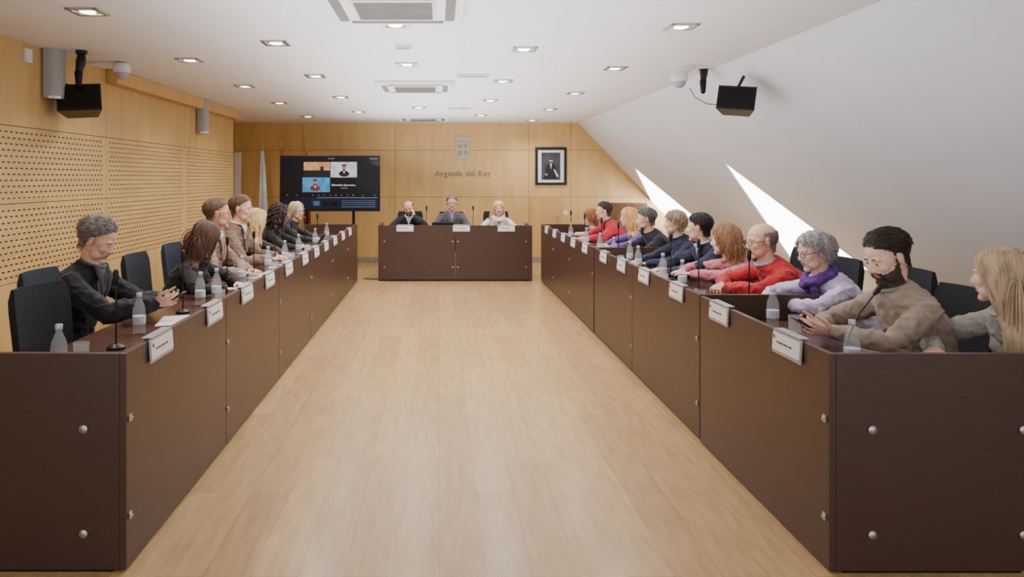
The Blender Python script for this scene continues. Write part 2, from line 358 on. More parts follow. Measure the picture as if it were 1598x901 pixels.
    nP=len(me.polygons); c=np.zeros(nP*3); me.polygons.foreach_get('center',c); c=c.reshape(-1,3); Mi=np.array(Mh.inverted()); ch=c@Mi[:3,:3].T+Mi[:3,3]
    mi=np.zeros(nP,dtype=np.int32)
    x,y,z=ch[:,0],ch[:,1],ch[:,2]
    if beard:
        mi[beard_mask(ch)]=2
        vco=np.zeros(len(me.vertices)*3); me.vertices.foreach_get('co',vco); vco=vco.reshape(-1,3); vn=np.zeros_like(vco).ravel(); me.vertices.foreach_get('normal',vn); vn=vn.reshape(-1,3)
        vh=vco@Mi[:3,:3].T+Mi[:3,3]; q=beard_mask(vh)
        q&=~((np.abs(vh[:,0])<.026)&(vh[:,2]>-.074)&(vh[:,2]<-.046)&(vh[:,1]>.07))
        vco[q]+=vn[q]*beard.get('t',.006); me.vertices.foreach_set('co',vco.ravel())
    lp_=(np.abs(x)<.022)&(z<-.0495)&(z>-.0695)&(y>.085)&(y<.12); mi[lp_]=1
    mats=[skinmat(skin),M['lip']]
    if beard: mats.append(mat('beard_hair',beard['col'],.8,0,.35,120,.4))
    b=link('body',me,mats,e,'all'); me.polygons.foreach_set('material_index',mi); me.update()
    for s in (1,-1):
        m2=MB(); m2.ell((s*.0305,.0735,.002),(.0125,.0125,.0125),Mh,12,8)
        ey=m2.build('eye',[M['eyew'],M['iris']],e,'all')
        for p in ey.data.polygons:
            q=Mh.inverted()@p.center
            if (q-V((s*.0305,.086,.001))).length<.0072: p.material_index=1
        m2=MB(); hb=(hair or {}).get('brow',(hair or {}).get('col',(70,55,45)))
        m2.tube([(s*.014,.0885,.0235),(s*.03,.088,.028),(s*.046,.0755,.024)],[(.0025,.003),(.0025,.0038),(.002,.0022)],n=6,M4=Mh); m2.build('eyebrow',mat('brow_hair',hb,.8,0,.2,60),e)
    if hair: hair_obj(e,Mh,N,hair,rng,near)
    if glasses:
        m2=MB(); gr=.002 if near else .0024
        for s in (1,-1):
            m2.tube([(s*.032+.024*math.cos(a*math.pi/7),.099-.006*abs(math.cos(a*math.pi/7)),-.002+.018*math.sin(a*math.pi/7)) for a in range(15)],gr,n=5,M4=Mh)
            m2.tube([(s*.056,.093,.004),(s*.08,.04,.008),(s*.088,-.01,.008),(s*.087,-.025,-.006)],gr,n=5,M4=Mh)
        m2.tube([(-.008,.103,.002),(0,.106,.005),(.008,.103,.002)],gr,n=5,M4=Mh); m2.build('glasses',M['lens'],e)
    # clothing
    tm=topmat or mat('garment_cloth',top,.85,0,.16,26,.15,sheen=.1)
    mb=MB(); ad=.015+bulk
    t2=[V((0,0,.455))]+[q.copy() for q in tp[1:6]]+[lp(1.0),lp(1.0)+V((0,.004,.010))]; r2=[(tr[0][0]+.02+bulk,tr[0][1]+.02+bulk)]+[(a+ad,b_+ad) for a,b_ in tr[1:5]]+[(tr[5][0]+.024+bulk*.5,tr[5][1]+.024),(.082*ws,.079*ws),(.07*ws,.07*ws)]
    mb.tube(t2,r2,n=24,side=(1,0,0)); arms(mb,.012+bulk,.015)
    if fem:
        for s in (1,-1): mb.ell(lp(.6)+V((s*.065,.07,0)),(.07,.062,.068))
    me=remesh(mb,.0085 if near else .013,3); crumple(me,rng,.008,.024 if near else .014)
    mats=[tm]
    if shirt: mats.append(mat('shirt_cloth',shirt,.8,0,.06,30,.1))
    link('sweater' if not shirt else 'jacket',me,mats,e,'all')
    if shirt:
        nP=len(me.polygons); c=np.zeros(nP*3); me.polygons.foreach_get('center',c); c=c.reshape(-1,3); nn=np.zeros(nP*3); me.polygons.foreach_get('normal',nn); nn=nn.reshape(-1,3)
        zv=N.z-.22*k; tt=(c[:,2]-zv)/(N.z-zv); q=(nn[:,1]>.15)&(tt>0)&(np.abs(c[:,0])<.012+.052*tt)&(c[:,1]>N.y-.02); mi=np.zeros(nP,dtype=np.int32); mi[q]=1
        me.polygons.foreach_set('material_index',mi); me.update()
        for s in (1,-1):
            fy=lambda t,i:lp(t,-.02)+V((0,tr[i][1]+ad+.005,0))
            m2=MB(); m2.tube([lp(1.0)+V((s*.072*ws,-.02,.016)),lp(1.0)+V((s*.07*ws,.05*ws,.0)),fy(.84,4)+V((s*.06,0,0)),fy(.7,3)+V((s*.038,-.004,0)),fy(.55,3)+V((s*.012,.0,0))],[(.012,.006),(.02,.006),(.03,.006),(.026,.005),(.008,.004)],n=8,side=(1,0,0)); m2.build('lapel',tm,e)
    cc=collar or shirt or top
    def loop(mb,rx,ry,r,dz,tilt,ph=0,wob=0):
        ctr=lp(1.0)+V((0,.004,dz)); mb.tube([ctr+V((rx*(1+wob*math.sin(3*a*math.pi/10+ph))*math.cos(a*math.pi/10),ry*math.sin(a*math.pi/10),-tilt*math.sin(a*math.pi/10)+wob*.08*math.cos(2*a*math.pi/10+ph))) for a in range(21)],r,n=8)
    m2=MB(); loop(m2,.063*ws,.063*ws,.012 if shirt or collar else .01,.012 if shirt else .002,.024); m2.build('collar',mat('collar_cloth',cc,.85,0,.1,40,.1),e)
    if scarf:
        sm=mat('scarf_cloth',scarf,.85,0,.3,30,.3); m2=MB()
        loop(m2,.076,.08,.022,.008,.03,0,.1); loop(m2,.09,.094,.024,-.014,.05,2,.12); loop(m2,.083,.086,.022,-.004,.04,4,.1)
        for s in (1,-1): m2.tube([N+V((s*.05,.075,-.02)),lp(.8)+V((s*.045,.125,0)),lp(.55)+V((s*.05,.15,0)),lp(.32)+V((s*.05,.14,0))],[(.03,.02),(.036,.018),(.042,.016),(.046,.012)],n=8,side=(1,0,0))
        me=remesh(m2,.008,1); crumple(me,rng,.004,.03,14); link('scarf',me,sm,e,'all')
    mb=MB()
    for s in (1,-1):
        mb.tube([(s*.06,-.04,.537),(s*.09,.05,.537),(s*.11,.25,.532),(s*.12,.42,.517),(s*.12,.435,.42),(s*.12,.42,.25),(s*.12,.41,.1)],[.086,.09,.082,.068,.067,.064,.055],n=14,rnd=False)
    mb.tube([(0,0,.455),(0,0,.52),(0,0,.58)],[(.15*ws,.115*ws),(.168*ws,.135*ws),(.165*ws,.13*ws)],n=20,side=(1,0,0))
    link('trousers',remesh(mb,.014,2),M['trous'],e,'all')
    for s in (1,-1):
        m2=MB(); m2.tube([(s*.12,.365,.05),(s*.12,.42,.055),(s*.122,.5,.045),(s*.127,.585,.034),(s*.128,.61,.03)],[(.036,.045),(.044,.054),(.046,.044),(.042,.033),(.03,.026)],n=12,side=(1,0,0),rnd=True); m2.build('shoe',M['shoe'],e)
    return e,root,N,wri,Rm
def W_(root,Rm,p): return root+Rm@V(p)
SEATS=[]
def seat(lbl,chairlab,*a,**k):
    dchair=k.pop('dchair',(0,0)); fab=k.pop('fab',0)
    r=person(lbl,*a,**k); SEATS.append((r[1],a[1],chairlab,dchair,fab))
    return r
SK=(222,172,147); SKP=(230,186,164); SKT=(208,156,128)
short=lambda c,**q:dict(dict(col=c,len=.05,n=1300,th=.12,r=.0028,flow='part',grav=.12,lift=.04,jit=.03,crop=True),**q)
longh=lambda c,**q:dict(dict(col=c,len=.34,n=1200,th=.08,r=.0034,flow='part',part=.1,grav=.28,lift=.06,jit=.012),**q)
bald=lambda c,**q:dict(dict(col=c,mask='bald',len=.03,n=800,th=.03,r=.0024,flow='back',lift=0,jit=.04),**q)
HOLD={s:dict(up=(s*.8,0,-.45),t=(-s*.3,0,1),curl=.75,f=(-s*.12,1,.12)) for s in (1,-1)}
tweedm=mat('tweed_grey',(168,164,158),.9,0,.22,110,.06,(1,1,2.5),detail=1); pinkm=mat('tweed_pink',(202,126,134),.9,0,.3,140,.08,detail=1)
# left row (facing +x)
LR=-90
rA=seat('grey-haired person in a black jacket reading a phone at the left desk','the person in black reading a phone on the left',at(153,374,4.5),LR,(0,-28,0),SK,short((138,130,123),len=.06,n=1500,th=.17,curl=.003,lift=.12,jit=.07,var=.4,flow='back',r=.0032),(22,23,29),'m',.005,1.06,wx=.06,wf=.40,wz=.85,shirt=(84,88,98),belly=.03,fab=1,dchair=(.1,.1),hip=.2,bulk=.014,hands=HOLD)
seat('brown-haired person in a black top slumped over the left desk','the brown-haired person in black slumped on the left',at(322,370,5.6),LR,(38,-24,10),SKP,longh((84,56,40),len=.3,n=1500,r=.003,th=.06),(24,23,25),'f',.0058,1.0,wx=.16,wf=.22)
seat('person in glasses and a taupe blazer behind the slumped brown-haired person','the person in glasses and taupe blazer',at(340,333,6.5),LR,(12,-4,0),SKT,short((116,92,72),flow='back'),(140,114,95),'m',.0064,1.05,glasses=True,shirt=(200,192,182),fab=1)
seat('person in a brown blazer and white shirt leaning on the left desk','the person in a brown blazer and white shirt',at(377,326,7.2),LR,(-8,-6,0),SK,short((112,88,66),flow='back'),(120,95,80),'m',.0064,1.06,shirt=(232,230,228),wf=.34,wz=.83,fab=1)
seat('person with long blonde hair and dark clothes at the left desk','the long blonde-haired person on the left',at(402,343,7.9),LR,(50,-8,0),SKP,longh((214,180,122),len=.34,curl=.003),(52,47,47),'f',.008,1.0)
seat('person with dark curly hair and black jacket at the left desk','the dark curly-haired person on the left',at(437,335,8.9),LR,(45,-6,0),SKT,longh((50,34,29),len=.26,th=.22,curl=.012,jit=.15,n=500,r=.006),(24,23,26),'f',.008,1.0)
seat('fair-haired person in glasses and dark jacket, farthest on the left desk','the farthest person on the left row',at(463,329,10.0),LR,(-30,-6,0),SKP,longh((204,182,146),len=.2,th=.12),(34,33,38),'f',.008,1.0,glasses=True)
# middle desk (facing -y)
seat('bald bearded person in a dark suit resting cheek on hand','the bald bearded person at the end desk',at(638,325,12.3),180,(-8,-14,8),SK,bald((70,60,54),len=.02),(32,32,40),'m',.0064,.98,beard=dict(col=(104,92,84),t=.004),glasses=True,shirt=(232,232,236),wx=.12,wf=.22,ez=.74,wz=.77,
     hands={-1:dict(w=(-.085,.42,.97),f=(.12,-.12,1),up=(-.9,.5,.1),t=(0,-1,.2),curl=.5,ez=.8)})
seat('person in glasses and grey suit with purple shirt, centre of end desk','the person in the grey suit at the end desk',at(705,317,12.3),180,(0,-4,0),SK,short((128,116,106),flow='back'),(82,81,87),'m',.0064,.98,glasses=True,shirt=(160,128,156),wx=.1,wf=.22,ez=.74,wz=.77)
seat('blonde person in a white top and scarf at the end desk','the blonde person in white at the end desk',at(778,325,12.3),180,(6,-6,0),SKP,longh((228,196,134),len=.26,th=.1),(226,219,212),'f',.0064,.98,scarf=(236,226,216),wx=.1,wf=.22,ez=.74,wz=.77)
# right row (facing -x)
RR_=90
seat('long fair-haired person in grey tweed jacket at the near right corner','the person in grey tweed at the near right corner',at(1560,430,3.35),RR_,(-50,-6,0),SKP,longh((184,160,130),len=.46,n=1600,th=.09,r=.0032,jit=.008),(150,146,140),'f',.005,1.04,topmat=tweedm,collar=(190,186,180),wx=.1,wf=.26,wz=.8,ez=.86,bulk=.008)
rY=seat('bearded person in a taupe sweater using a phone at the right desk','the bearded person in the taupe sweater',at(1384,400,3.72),RR_,(8,-26,0),SKP,short((54,43,37),len=.05,n=2200,th=.15,flow='back',lift=.06,jit=.02,grav=.05,r=.0024),(152,136,121),'m',.0046,1.05,beard=dict(col=(66,50,42),t=.008),wx=.06,wf=.34,wz=.84,collar=(140,124,110),dchair=(0,.14),bulk=.002,hands=HOLD)
seat('grey-haired person in a lavender top and purple scarf, with glasses','the person in lavender with a purple scarf',at(1271,392,4.68),RR_,(2,-14,0),SKP,short((172,168,165),len=.085,n=1500,th=.14,curl=.003,lift=.1,jit=.06,grav=.16,r=.0032,crop=False),(206,195,226),'f',.005,1.04,glasses=True,scarf=(92,54,130),wf=.3,wx=.08,wz=.82)
seat('bald person in a red sweater and glasses with clasped hands','the bald person in the red sweater',at(1188,376,5.3),RR_,(4,-8,0),SK,bald((140,128,120),len=.034),(178,36,40),'m',.0055,1.04,wx=.045,wf=.3,wz=.83,collar=(160,178,206),belly=.03,curlh=.9,glasses=True)
seat('person with long wavy brown hair in a pink tweed jacket','the person in pink tweed',at(1131,374,5.98),RR_,(-24,-6,0),SKP,longh((146,106,74),len=.26,n=1100,th=.12,curl=.005,jit=.03,r=.0034),(204,128,136),'f',.006,1.04,topmat=pinkm,wx=.1,wf=.34,wz=.84,ez=.88)
seat('dark-haired person in a navy suit and pale shirt at the right desk','the person in the navy suit',at(1091,355,6.55),RR_,(-30,-4,0),SK,short((42,36,33)),(32,38,58),'m',.0064,1.02,shirt=(182,202,226),wf=.34)
seat('person with short ash-blonde hair in a navy jacket','the short-haired person in the navy jacket',at(1053,347,7.22),RR_,(-20,-6,0),SKP,short((168,142,114),len=.1,n=1000,th=.12,lift=.08,grav=.18,r=.0038,crop=False),(30,39,64),'f',.0064,1.0,wf=.34)
seat('grey-haired person in a black jacket sitting back at the right desk','the grey-haired person in black on the right',at(1008,342,8.2),RR_,(-10,-6,0),SK,short((96,92,90)),(26,28,34),'m',.007,1.02)
seat('person with long blonde hair in a purple top at the right desk','the blonde person in purple',at(981,339,9.0),RR_,(-34,-6,0),SKP,longh((214,166,102),len=.3),(108,74,158),'f',.008,1.0)
seat('dark-haired person in a bright red jacket at the right desk','the person in the red jacket',at(942,329,10.15),RR_,(-4,-4,0),SK,short((58,48,44)),(176,36,50),'m',.008,1.0,shirt=(60,50,60))
seat('red-haired person in glasses and cream top, farthest on the right','the farthest person on the right row',at(921,339,10.95),RR_,(0,-16,0),SKP,longh((152,90,58),len=.2,th=.14),(210,194,174),'f',.008,1.0,glasses=True,
     hands={1:dict(w=(.09,.36,1.0),f=(-.1,-.25,1),up=(.8,.5,0),t=(0,-1,.2),curl=.4,ez=.8)})
def phone(r,label,dx=0,dy=.1,dz=.015):
    e,root,N,wri,Rm=r; c=(wri[1]+wri[-1])*.5+V((dx,dy,dz)); rz=math.atan2(Rm[1][0],Rm[0][0])
    t=thing('phone',label,'phone',W_(root,Rm,c),rz)
    MB().box((0,0,0),(.078,.15,.009),(R(34),0,0),.003).build('case',M['phone'],t,False)
    MB().box((0,-.0028,.0046),(.066,.138,.001),(R(34),0,0)).build('screen',M['phscr'],t,False)
phone(rA,'dark phone held by the person in the black jacket')
phone(rY,'dark phone held by the bearded person in taupe')
# ---------------------------------------------------------------- chairs
def chair_proto():
    t=thing('office_chair','x','chair',group='dark padded meeting chairs')
    m=MB(); m.box((0,.01,.425),(.47,.46,.065),bev=.028); m.build('seat',M['fabric'],t)
    m=MB(); nz_,nx=9,11
    def pt(i,j,o):
        z=.56+.47*i/(nz_-1); x=(-1+2*j/(nx-1)); w=.225*(1-.10*max(0,(i/(nz_-1)-.75)/.25)**2-.06*(1-i/(nz_-1))); return V((x*w,-.265-.05*(i/(nz_-1))+.035*x*x+o,z))
    ring=[]
    for i in range(nz_):
        e_=.02*(1 if 0<i<nz_-1 else .45)
        ring.append([pt(i,j,e_) for j in range(nx)]+[pt(i,j,-e_) for j in reversed(range(nx))])
    m._ring([list(reversed(r)) for r in ring]); bmesh.ops.recalc_face_normals(m.bm,faces=m.bm.faces[:]); m.build('backrest',M['fabric'],t)
    m=MB()
    for s in (1,-1): m.tube([(s*.12,-.1,.385),(s*.12,-.28,.39),(s*.12,-.295,.5),(s*.12,-.3,.66)],.011,n=8)
    m.build('back_support',M['blackm'],t)
    for s in (1,-1):
        for f in (1,-1): MB().tube([(s*.18,f*.15,.395),(s*.21,f*.2,.2),(s*.22,f*.22,.0)],[.013,.012,.011],n=8).build('leg',M['blackm'],t)
    return t
CH=chair_proto(); first=True
def place_chair(x,y,rz,label,fab=0):
    global first
    if first: first=False; CH.location=(x,y,0); CH.rotation_euler=(0,0,R(rz)); CH['label']=label; c=CH
    else: c=dup(CH,(x,y,0),R(rz),label)
    if fab:
        for ch in c.children:
            if ch.name.startswith('backrest'): ch.data=ch.data.copy(); ch.data.materials[0]=M['fabricb']
    return c
place_chair(-1.87,3.92,-98,'empty black chair pushed up to the near left desk')
for root,rz,lab,dc,fab in SEATS: place_chair(root.x+dc[0],root.y+dc[1],rz,('navy' if fab else 'black')+' padded chair under '+lab,fab)
# ---------------------------------------------------------------- room
st(MB().bx(-4.1,5.4,-.5,14.3,-.1,0).build('floor',M['floor'],None,False))
st(MB().bx(-4.1,2.66,-.5,14.3,2.67,2.77).build('ceiling',M['ceil'],None,False))
m=MB(); m.prism([(2.66,2.67),(5.24,-.04),(5.4,-.04),(2.8,2.77),(2.66,2.77)],'y',-.5,14.3); st(m.build('wall_right',M['slope'],None,False))
m=MB(); m.mi=2; m.bx(-3.35,-3.262,-.5,11.7,0,2.67)
ys=[-.5,.53,2.75,4.97,7.19,9.41,11.7]
for a,b in zip(ys[:-1],ys[1:]):
    for z0,z1,mi in ((0,.8,0),(.806,1.405,1),(1.411,2.0,1),(2.006,2.67,0)):
        m.mi=0; m.bx(-3.264,-3.25,a+.004,b-.004,z0,z1)
        if mi: m.mi=1; m.bx(-3.2515,-3.2492,a+.07,b-.07,z0+.035,z1-.035)
st(m.build('wall_left',[M['maple'],M['perf'],M['groove']],None,False))
m=MB(); m.bx(-4.0,-3.25,11.66,11.7,0,2.67); m.bx(-4.1,-3.95,11.7,14.1,0,2.67); st(m.build('wall_recess',M['maple'],None,False))
st(MB().bx(-3.25,-3.14,7.2,11.68,2.53,2.668,.004).build('trim_1',M['maple'],None,False))
st(MB().bx(-3.93,-3.78,14.0,14.09,0,2.1,.004).build('trim_2',M['wframe'],None,False))
m=MB(); m.mi=1; m.bx(-4.1,5.4,14.113,14.25,0,2.8)
xs=[-4.1,-2.6,-.84,1.72,2.52,5.4]
for a,b in zip(xs[:-1],xs[1:]):
    for z0,z1 in ((0,1.245),(1.251,2.14),(2.146,2.67)):
        m.mi=0; m.bx(a+.003,b-.003,14.1,14.115,z0,z1)
st(m.build('wall_back',[M['maple'],M['groove']],None,False))
st(MB().bx(-3.9,5.0,14.08,14.1,0,.1,.003).build('baseboard_back',M['base'],None,False))
d=st(MB().bx(1.75,2.33,14.075,14.1,.1,1.24,.004).build('door_1',M['mapledoor'],None,False))
MB().tube([(2.26,14.05,.78),(2.26,14.05,.9)],.008,n=8).build('handle',M['steel'],d)
def onslope(px,py):
    dx=(px-VX)/F; dz=-(py-VY)/F; Y=3.863/(dz+1.05*dx); return V((dx*Y,Y,HC+dz*Y))
nrm=V((-1.05,0,-1)).normalized()
for i,pp in enumerate((((993,263),(1090,342),(1038,354)),((1135,255),(1354,418),(1252,424)))):
    p=[onslope(*q) for q in pp]; c=sum(p,V((0,0,0)))/3
    m=MB(); vs=[m.bm.verts.new(q+nrm*.012) for q in p]; vb=[m.bm.verts.new(q-nrm*.01) for q in p]
    fs=[m.bm.faces.new(vs),m.bm.faces.new(vb)]+[m.bm.faces.new((vs[j],vs[(j+1)%3],vb[(j+1)%3],vb[j])) for j in range(3)]; bmesh.ops.recalc_face_normals(m.bm,faces=fs)
    w=st(m.build('window_%d'%(i+1),M['sky'],None,False))
    m=MB(); q=[a+(a-c).normalized()*.03+nrm*.008 for a in p]
    m.tube(q+[q[0]],.014,n=6); m.build('window_frame',M['wframe'],w)
# ---------------------------------------------------------------- ceiling fixtures
LN=[(-2.24,[4.70,6.62,8.49,10.34,12.6],'ceiling row by the left wall'),(-1.28,[5.78,7.64,9.61,11.7],'second ceiling row from the left wall'),(-.30,[5.1,6.87,9.02,10.99],'middle ceiling row of the air units'),(.70,[6.06,8.04,10.0,12.3],'ceiling row right of the air units'),(1.70,[5.17,7.11,9.18,11.29,13.4],'ceiling row by the sloped wall')]
dl=thing('downlight','x','ceiling light',group='square recessed downlights')
m=MB()
for a in range(4):
    M4=Matrix.Rotation(R(90*a),4,'Z'); m.box((0,.085,-.006),(.2,.03,.014),bev=.003,M4=M4)
m.build('frame',M['steel'],dl,False)
MB().box((0,0,-.001),(.15,.15,.004)).build('recess',M['grey'],dl,False)
MB().ell((0,0,-.006),(.05,.05,.012),seg=16,ring=8).build('bulb',M['lamp'],dl)
f1=True
for X,Ys,nm in LN:
    for i,Y in enumerate(Ys):
        lab='%s square downlight in the %s'%(ORD[i],nm)
        if f1: dl.location=(X,Y,2.67); dl['label']=lab; f1=False
        else: dup(dl,(X,Y,2.67),None,lab)
        ld=bpy.data.lights.new('downlight_lamp','SPOT'); ld.energy=58; ld.spot_size=R(150); ld.spot_blend=.8; ld.shadow_soft_size=.08; ld.color=(1,.97,.94)
        lo=bpy.data.objects.new('downlight_lamp',ld); COL.objects.link(lo); lo.location=(X,Y,2.62)
ac=thing('air_conditioner','nearest ceiling air unit, cut by the top of the frame','air conditioner',(-.27,4.5,2.67),0,'ceiling cassette air units')
m=MB(); m.box((0,0,-.02),(.86,.86,.04),bev=.012); m.build('panel',M['white'],ac,False)
m=MB(); m.box((0,0,-.043),(.5,.5,.01),bev=.003); m.build('grille_frame',M['beige'],ac,False)
m=MB()
for i in range(11): m.box((0,-.21+.042*i,-.05),(.46,.016,.006))
m.build('grille',M['slot'],ac,False)
for a in range(4):
    M4=Matrix.Rotation(R(90*a),4,'Z'); m=MB(); m.box((0,.34,-.041),(.6,.06,.006),M4=M4); m.build('air_slot',M['slot'],ac,False)
dup(ac,(-.27,8.45,2.67),None,'second ceiling air unit, halfway down the room'); dup(ac,(-.27,12.85,2.67),None,'small-looking ceiling air unit nearest the back wall')
for (x,y,w,d_,lab) in ((-.29,5.95,.13,.13,'small square beige ceiling sensor plate between air units'),(.35,7.6,.34,.16,'rectangular pale ceiling vent right of the second air unit'),(.32,11.1,.36,.16,'rectangular pale ceiling vent near the back wall')):
    t=thing('ceiling_vent',lab,'vent',(x,y,2.67)); MB().box((0,0,-.008),(w,d_,.016),bev=.004).build('plate',M['beige'],t,False)
    m=MB()
    for i in range(4): m.box((0,-d_*.3+d_*.2*i,-.0175),(w*.85,d_*.07,.003))
    m.build('slats',M['grey'],t,False)
# ---------------------------------------------------------------- desks
DH=.89
def desk(side,xf,y0,y1,label,near=False,far=False):
    X=lambda d:side*(xf+d)
    t=thing('council_desk',label,'desk',(0,(y0+y1)/2,0),0,'dark wood council desks'); yc=(y0+y1)/2; a,b=y0-yc+.003,y1-yc-.003
    MB().bx(X(0),X(.028),a,b,.012,DH,.003).build('front_panel',M['wenge'],t,False)
    MB().bx(X(.028),X(.66),a+(.03 if near else 0),b-(.03 if far else 0),.71,.74,.003).build('worktop',M['wengetop'],t,False)
    MB().bx(X(.03),X(.06),a+.03,b-.03,0,.05).build('plinth',M['dark'],t,False)
    for fl,yy in ((near,a),(far,b-.03)):
        if fl:
            MB().bx(X(.0285),X(.8),yy,yy+.03,.01,DH,.003).build('end_panel',M['wenge'],t,False)
            MB().bx(X(.06),X(.78),yy+.005,yy+.025,0,.012).build('foot',M['dark'],t,False)
            sg=-1 if yy==a else 1; y_=yy if sg<0 else yy+.03
            for d in (.17,.78 if side>0 else .72):
                for z in (.585,.16):
                    m=MB(); m.tube([(X(d),y_+sg*.0,z),(X(d),y_+sg*.012,z),(X(d),y_+sg*.016,z)],[.018,.018,.012],n=14); m.build('bolt',M['steel'],t)
    MB().bx(X(.028),X(.5),-.02,.02,.3,.709).build('divider',M['wenge'],t,False)
    for yy in ((a+.012,) if not near else (a+.03,)):
        for z in (.62,.22):
            m=MB(); m.box((X(-.004),yy,z),(.008,.024,.03),bev=.002); m.tube([(X(-.004),yy,z),(X(-.014),yy,z)],.007,n=8); m.build('connector',M['steel'],t,False)
    return t
lY=[2.99,4.4,5.85,7.3,8.75,10.2,11.5]
lt=['nearest dark wood desk unit of the left row, beside the empty chair']+['%s dark wood desk unit from the camera in the left row'%o for o in ORD[1:]]
for i in range(6): desk(-1,1.27,lY[i],lY[i+1],lt[i],i==0,i==5)
rY_=[(2.98,4.46,1,0),(4.5,6.07,1,0),(6.07,7.55,0,0),(7.59,8.95,1,0),(8.95,10.25,0,0),(10.25,11.5,0,1)]
rt=['nearest dark wood desk unit of the right row, before the bearded person']+['%s dark wood desk unit from the camera in the right row'%o for o in ORD[1:]]
for i,(a,b,n_,f_) in enumerate(rY_): desk(1,1.58+(0.012 if i else 0),a,b,rt[i],bool(n_),bool(f_))
t=thing('presidential_desk','dark wood head desk across the far end of the aisle','desk',(.255,11.5,0)); hw=1.205
for a,b in ((-hw,0),(0,hw)): MB().bx(a+.003,b-.003,0,.028,.02,.87,.003).build('front_panel',M['wenge'],t,False)
for s in (-1,1): MB().bx(s*(hw-.03),s*hw,.03,.75,.0,.87,.003).build('end_panel',M['wenge'],t,False)
MB().bx(-hw+.031,hw-.031,.03,.68,.71,.74,.003).build('worktop',M['wengetop'],t,False); MB().bx(-hw+.05,hw-.05,.03,.05,0,.04).build('plinth',M['dark'],t,False)
for x in (-hw+.1,-.04,.04,hw-.1):
    for z in (.62,.22): MB().tube([(x,0,z),(x,-.01,z)],.012,n=10).build('connector',M['steel'],t)
def plate(x,y,rz,z,label):
    t=thing('name_plate',label,'name plate',(x,y,z),rz,'name plates on the desks')
    MB().box((0,-.008,-.045),(.27,.005,.105),(R(-4),0,0)).build('holder',M['grey'],t,False)
    MB().box((0,-.013,-.042),(.255,.004,.08),(R(-4),0,0)).build('card',M['card'],t,False)
    MB().box((0,.012,.012),(.24,.045,.004),bev=.001).build('clip',M['grey'],t,False)
    MB().box((-.11,-.0158,-.022),(.013,.001,.016)).build('emblem',M['inkred'],t,False)
    m=MB(); x0=-.085
    for w in (.012,.042,.036,.03): m.box((x0+w/2,-.0162,-.042),(w,.001,.008)); x0+=w+.008
    m.build('lettering',M['ink'],t,False)
    return t
pl=[3.35,4.15,4.85,5.5,6.2,6.95,7.6,8.25,8.95,9.7,10.45]; pr=[3.33,4.14,4.92,5.7,6.4,7.1,8.0,8.7,9.4,10.1,10.85]
p0=None
def plates(lst):
    global p0
    for x,y,rz,z,lab in lst:
        if p0 is None: p0=plate(x,y,rz,z,lab)
        else: dup(p0,(x,y,z),rz,lab)
plates([(-1.27,y,R(90),DH-.002,'%s white name plate from the camera on the left desk row'%ORD[i]) for i,y in enumerate(pl)]+
       [(1.58+(.012 if y>4.46 else 0),y,R(-90),DH-.002,'%s white name plate from the camera on the right desk row'%ORD[i]) for i,y in enumerate(pr)]+
       [((px-VX)*11.5/F,11.5,0,.868,'white name plate on the head desk before '+w) for px,w in ((632,'the bald bearded person'),(720,'the person in grey suit'),(790,'the blonde person'))])
def bottle(x,y,z,label):
    t=thing('water_bottle',label,'bottle',(x,y,z),0,'water bottles on the desks')
    m=MB(); m.lathe([(.03,0),(.034,.004),(.034,.125),(.031,.15),(.02,.178),(.0135,.195),(.0135,.215)],n=18); m.build('glass_body',M['glass'],t)
    m=MB(); m.lathe([(.0345,.055),(.0347,.056),(.0347,.1),(.0345,.101)],n=18); m.build('paper_label',M['label'],t)
    m=MB(); m.lathe([(.0150,.205),(.0155,.206),(.0155,.226),(.014,.228)],n=14); m.build('cap',M['cap'],t); return t
def glass(x,y,z,label):
    t=MB().lathe([(.026,0),(.032,.004),(.036,.1),(.034,.1),(.030,.008)],n=18).build('drinking_glass',M['glass']); t.location=(x,y,z); return tag(t,label,'glass','drinking glasses on the desks')
def mic(x,y,z,label,bend=(0,0),h=.36):
    t=thing('microphone',label,'microphone',(x,y,z),0,'gooseneck microphones')
    MB().lathe([(.045,0),(.045,.012),(.03,.022),(.012,.028)],n=18).build('base',M['black'],t)
    p=[(0,0,.02),(bend[0]*.1,bend[1]*.1,h*.35),(bend[0]*.45,bend[1]*.45,h*.7),(bend[0],bend[1],h)]
    MB().tube(p,.0045,n=8).build('gooseneck',M['black'],t); q=V(p[-1]); dd=(q-V(p[-2])).normalized()
    MB().tube([q-dd*.005,q+dd*.012,q+dd*.05],[.009,.0135,.0135],n=10,rnd=True).build('capsule',M['black'],t); return t
def run(fn,lst,fmt):
    lst=sorted(lst,key=lambda a:a[1]); pr_=None
    for i,q in enumerate(lst):
        lab=fmt%ORD[i]
        if fn is mic: mic(q[0],q[1],.74,lab,q[2] if len(q)>2 else (0,0),.30 if len(q)>2 else .34)
        elif pr_ is None: pr_=fn(q[0],q[1],.74,lab)
        else: dup(pr_,(q[0],q[1],.74),None,lab)
run(bottle,[(-1.65,3.2),(-1.66,4.08),(-1.62,5.0),(-1.57,5.2),(-1.62,6.05),(-1.6,6.9),(-1.58,7.55),(-1.6,8.4),(-1.58,9.4),(-1.6,10.5)],'%s water bottle from the camera on the left desk row')
run(bottle,[(1.85,3.3),(1.93,4.26),(1.9,5.75),(1.9,6.25),(1.88,6.95),(1.93,7.45),(1.9,8.0),(1.88,8.6),(1.9,9.5),(1.88,10.5)],'%s water bottle from the camera on the right desk row')
run(glass,[(-1.66,3.42),(-1.5,5.05),(-1.5,5.95),(-1.5,6.75),(-1.52,7.6),(-1.52,8.5),(-1.52,9.5)],'%s drinking glass from the camera on the left desk row')
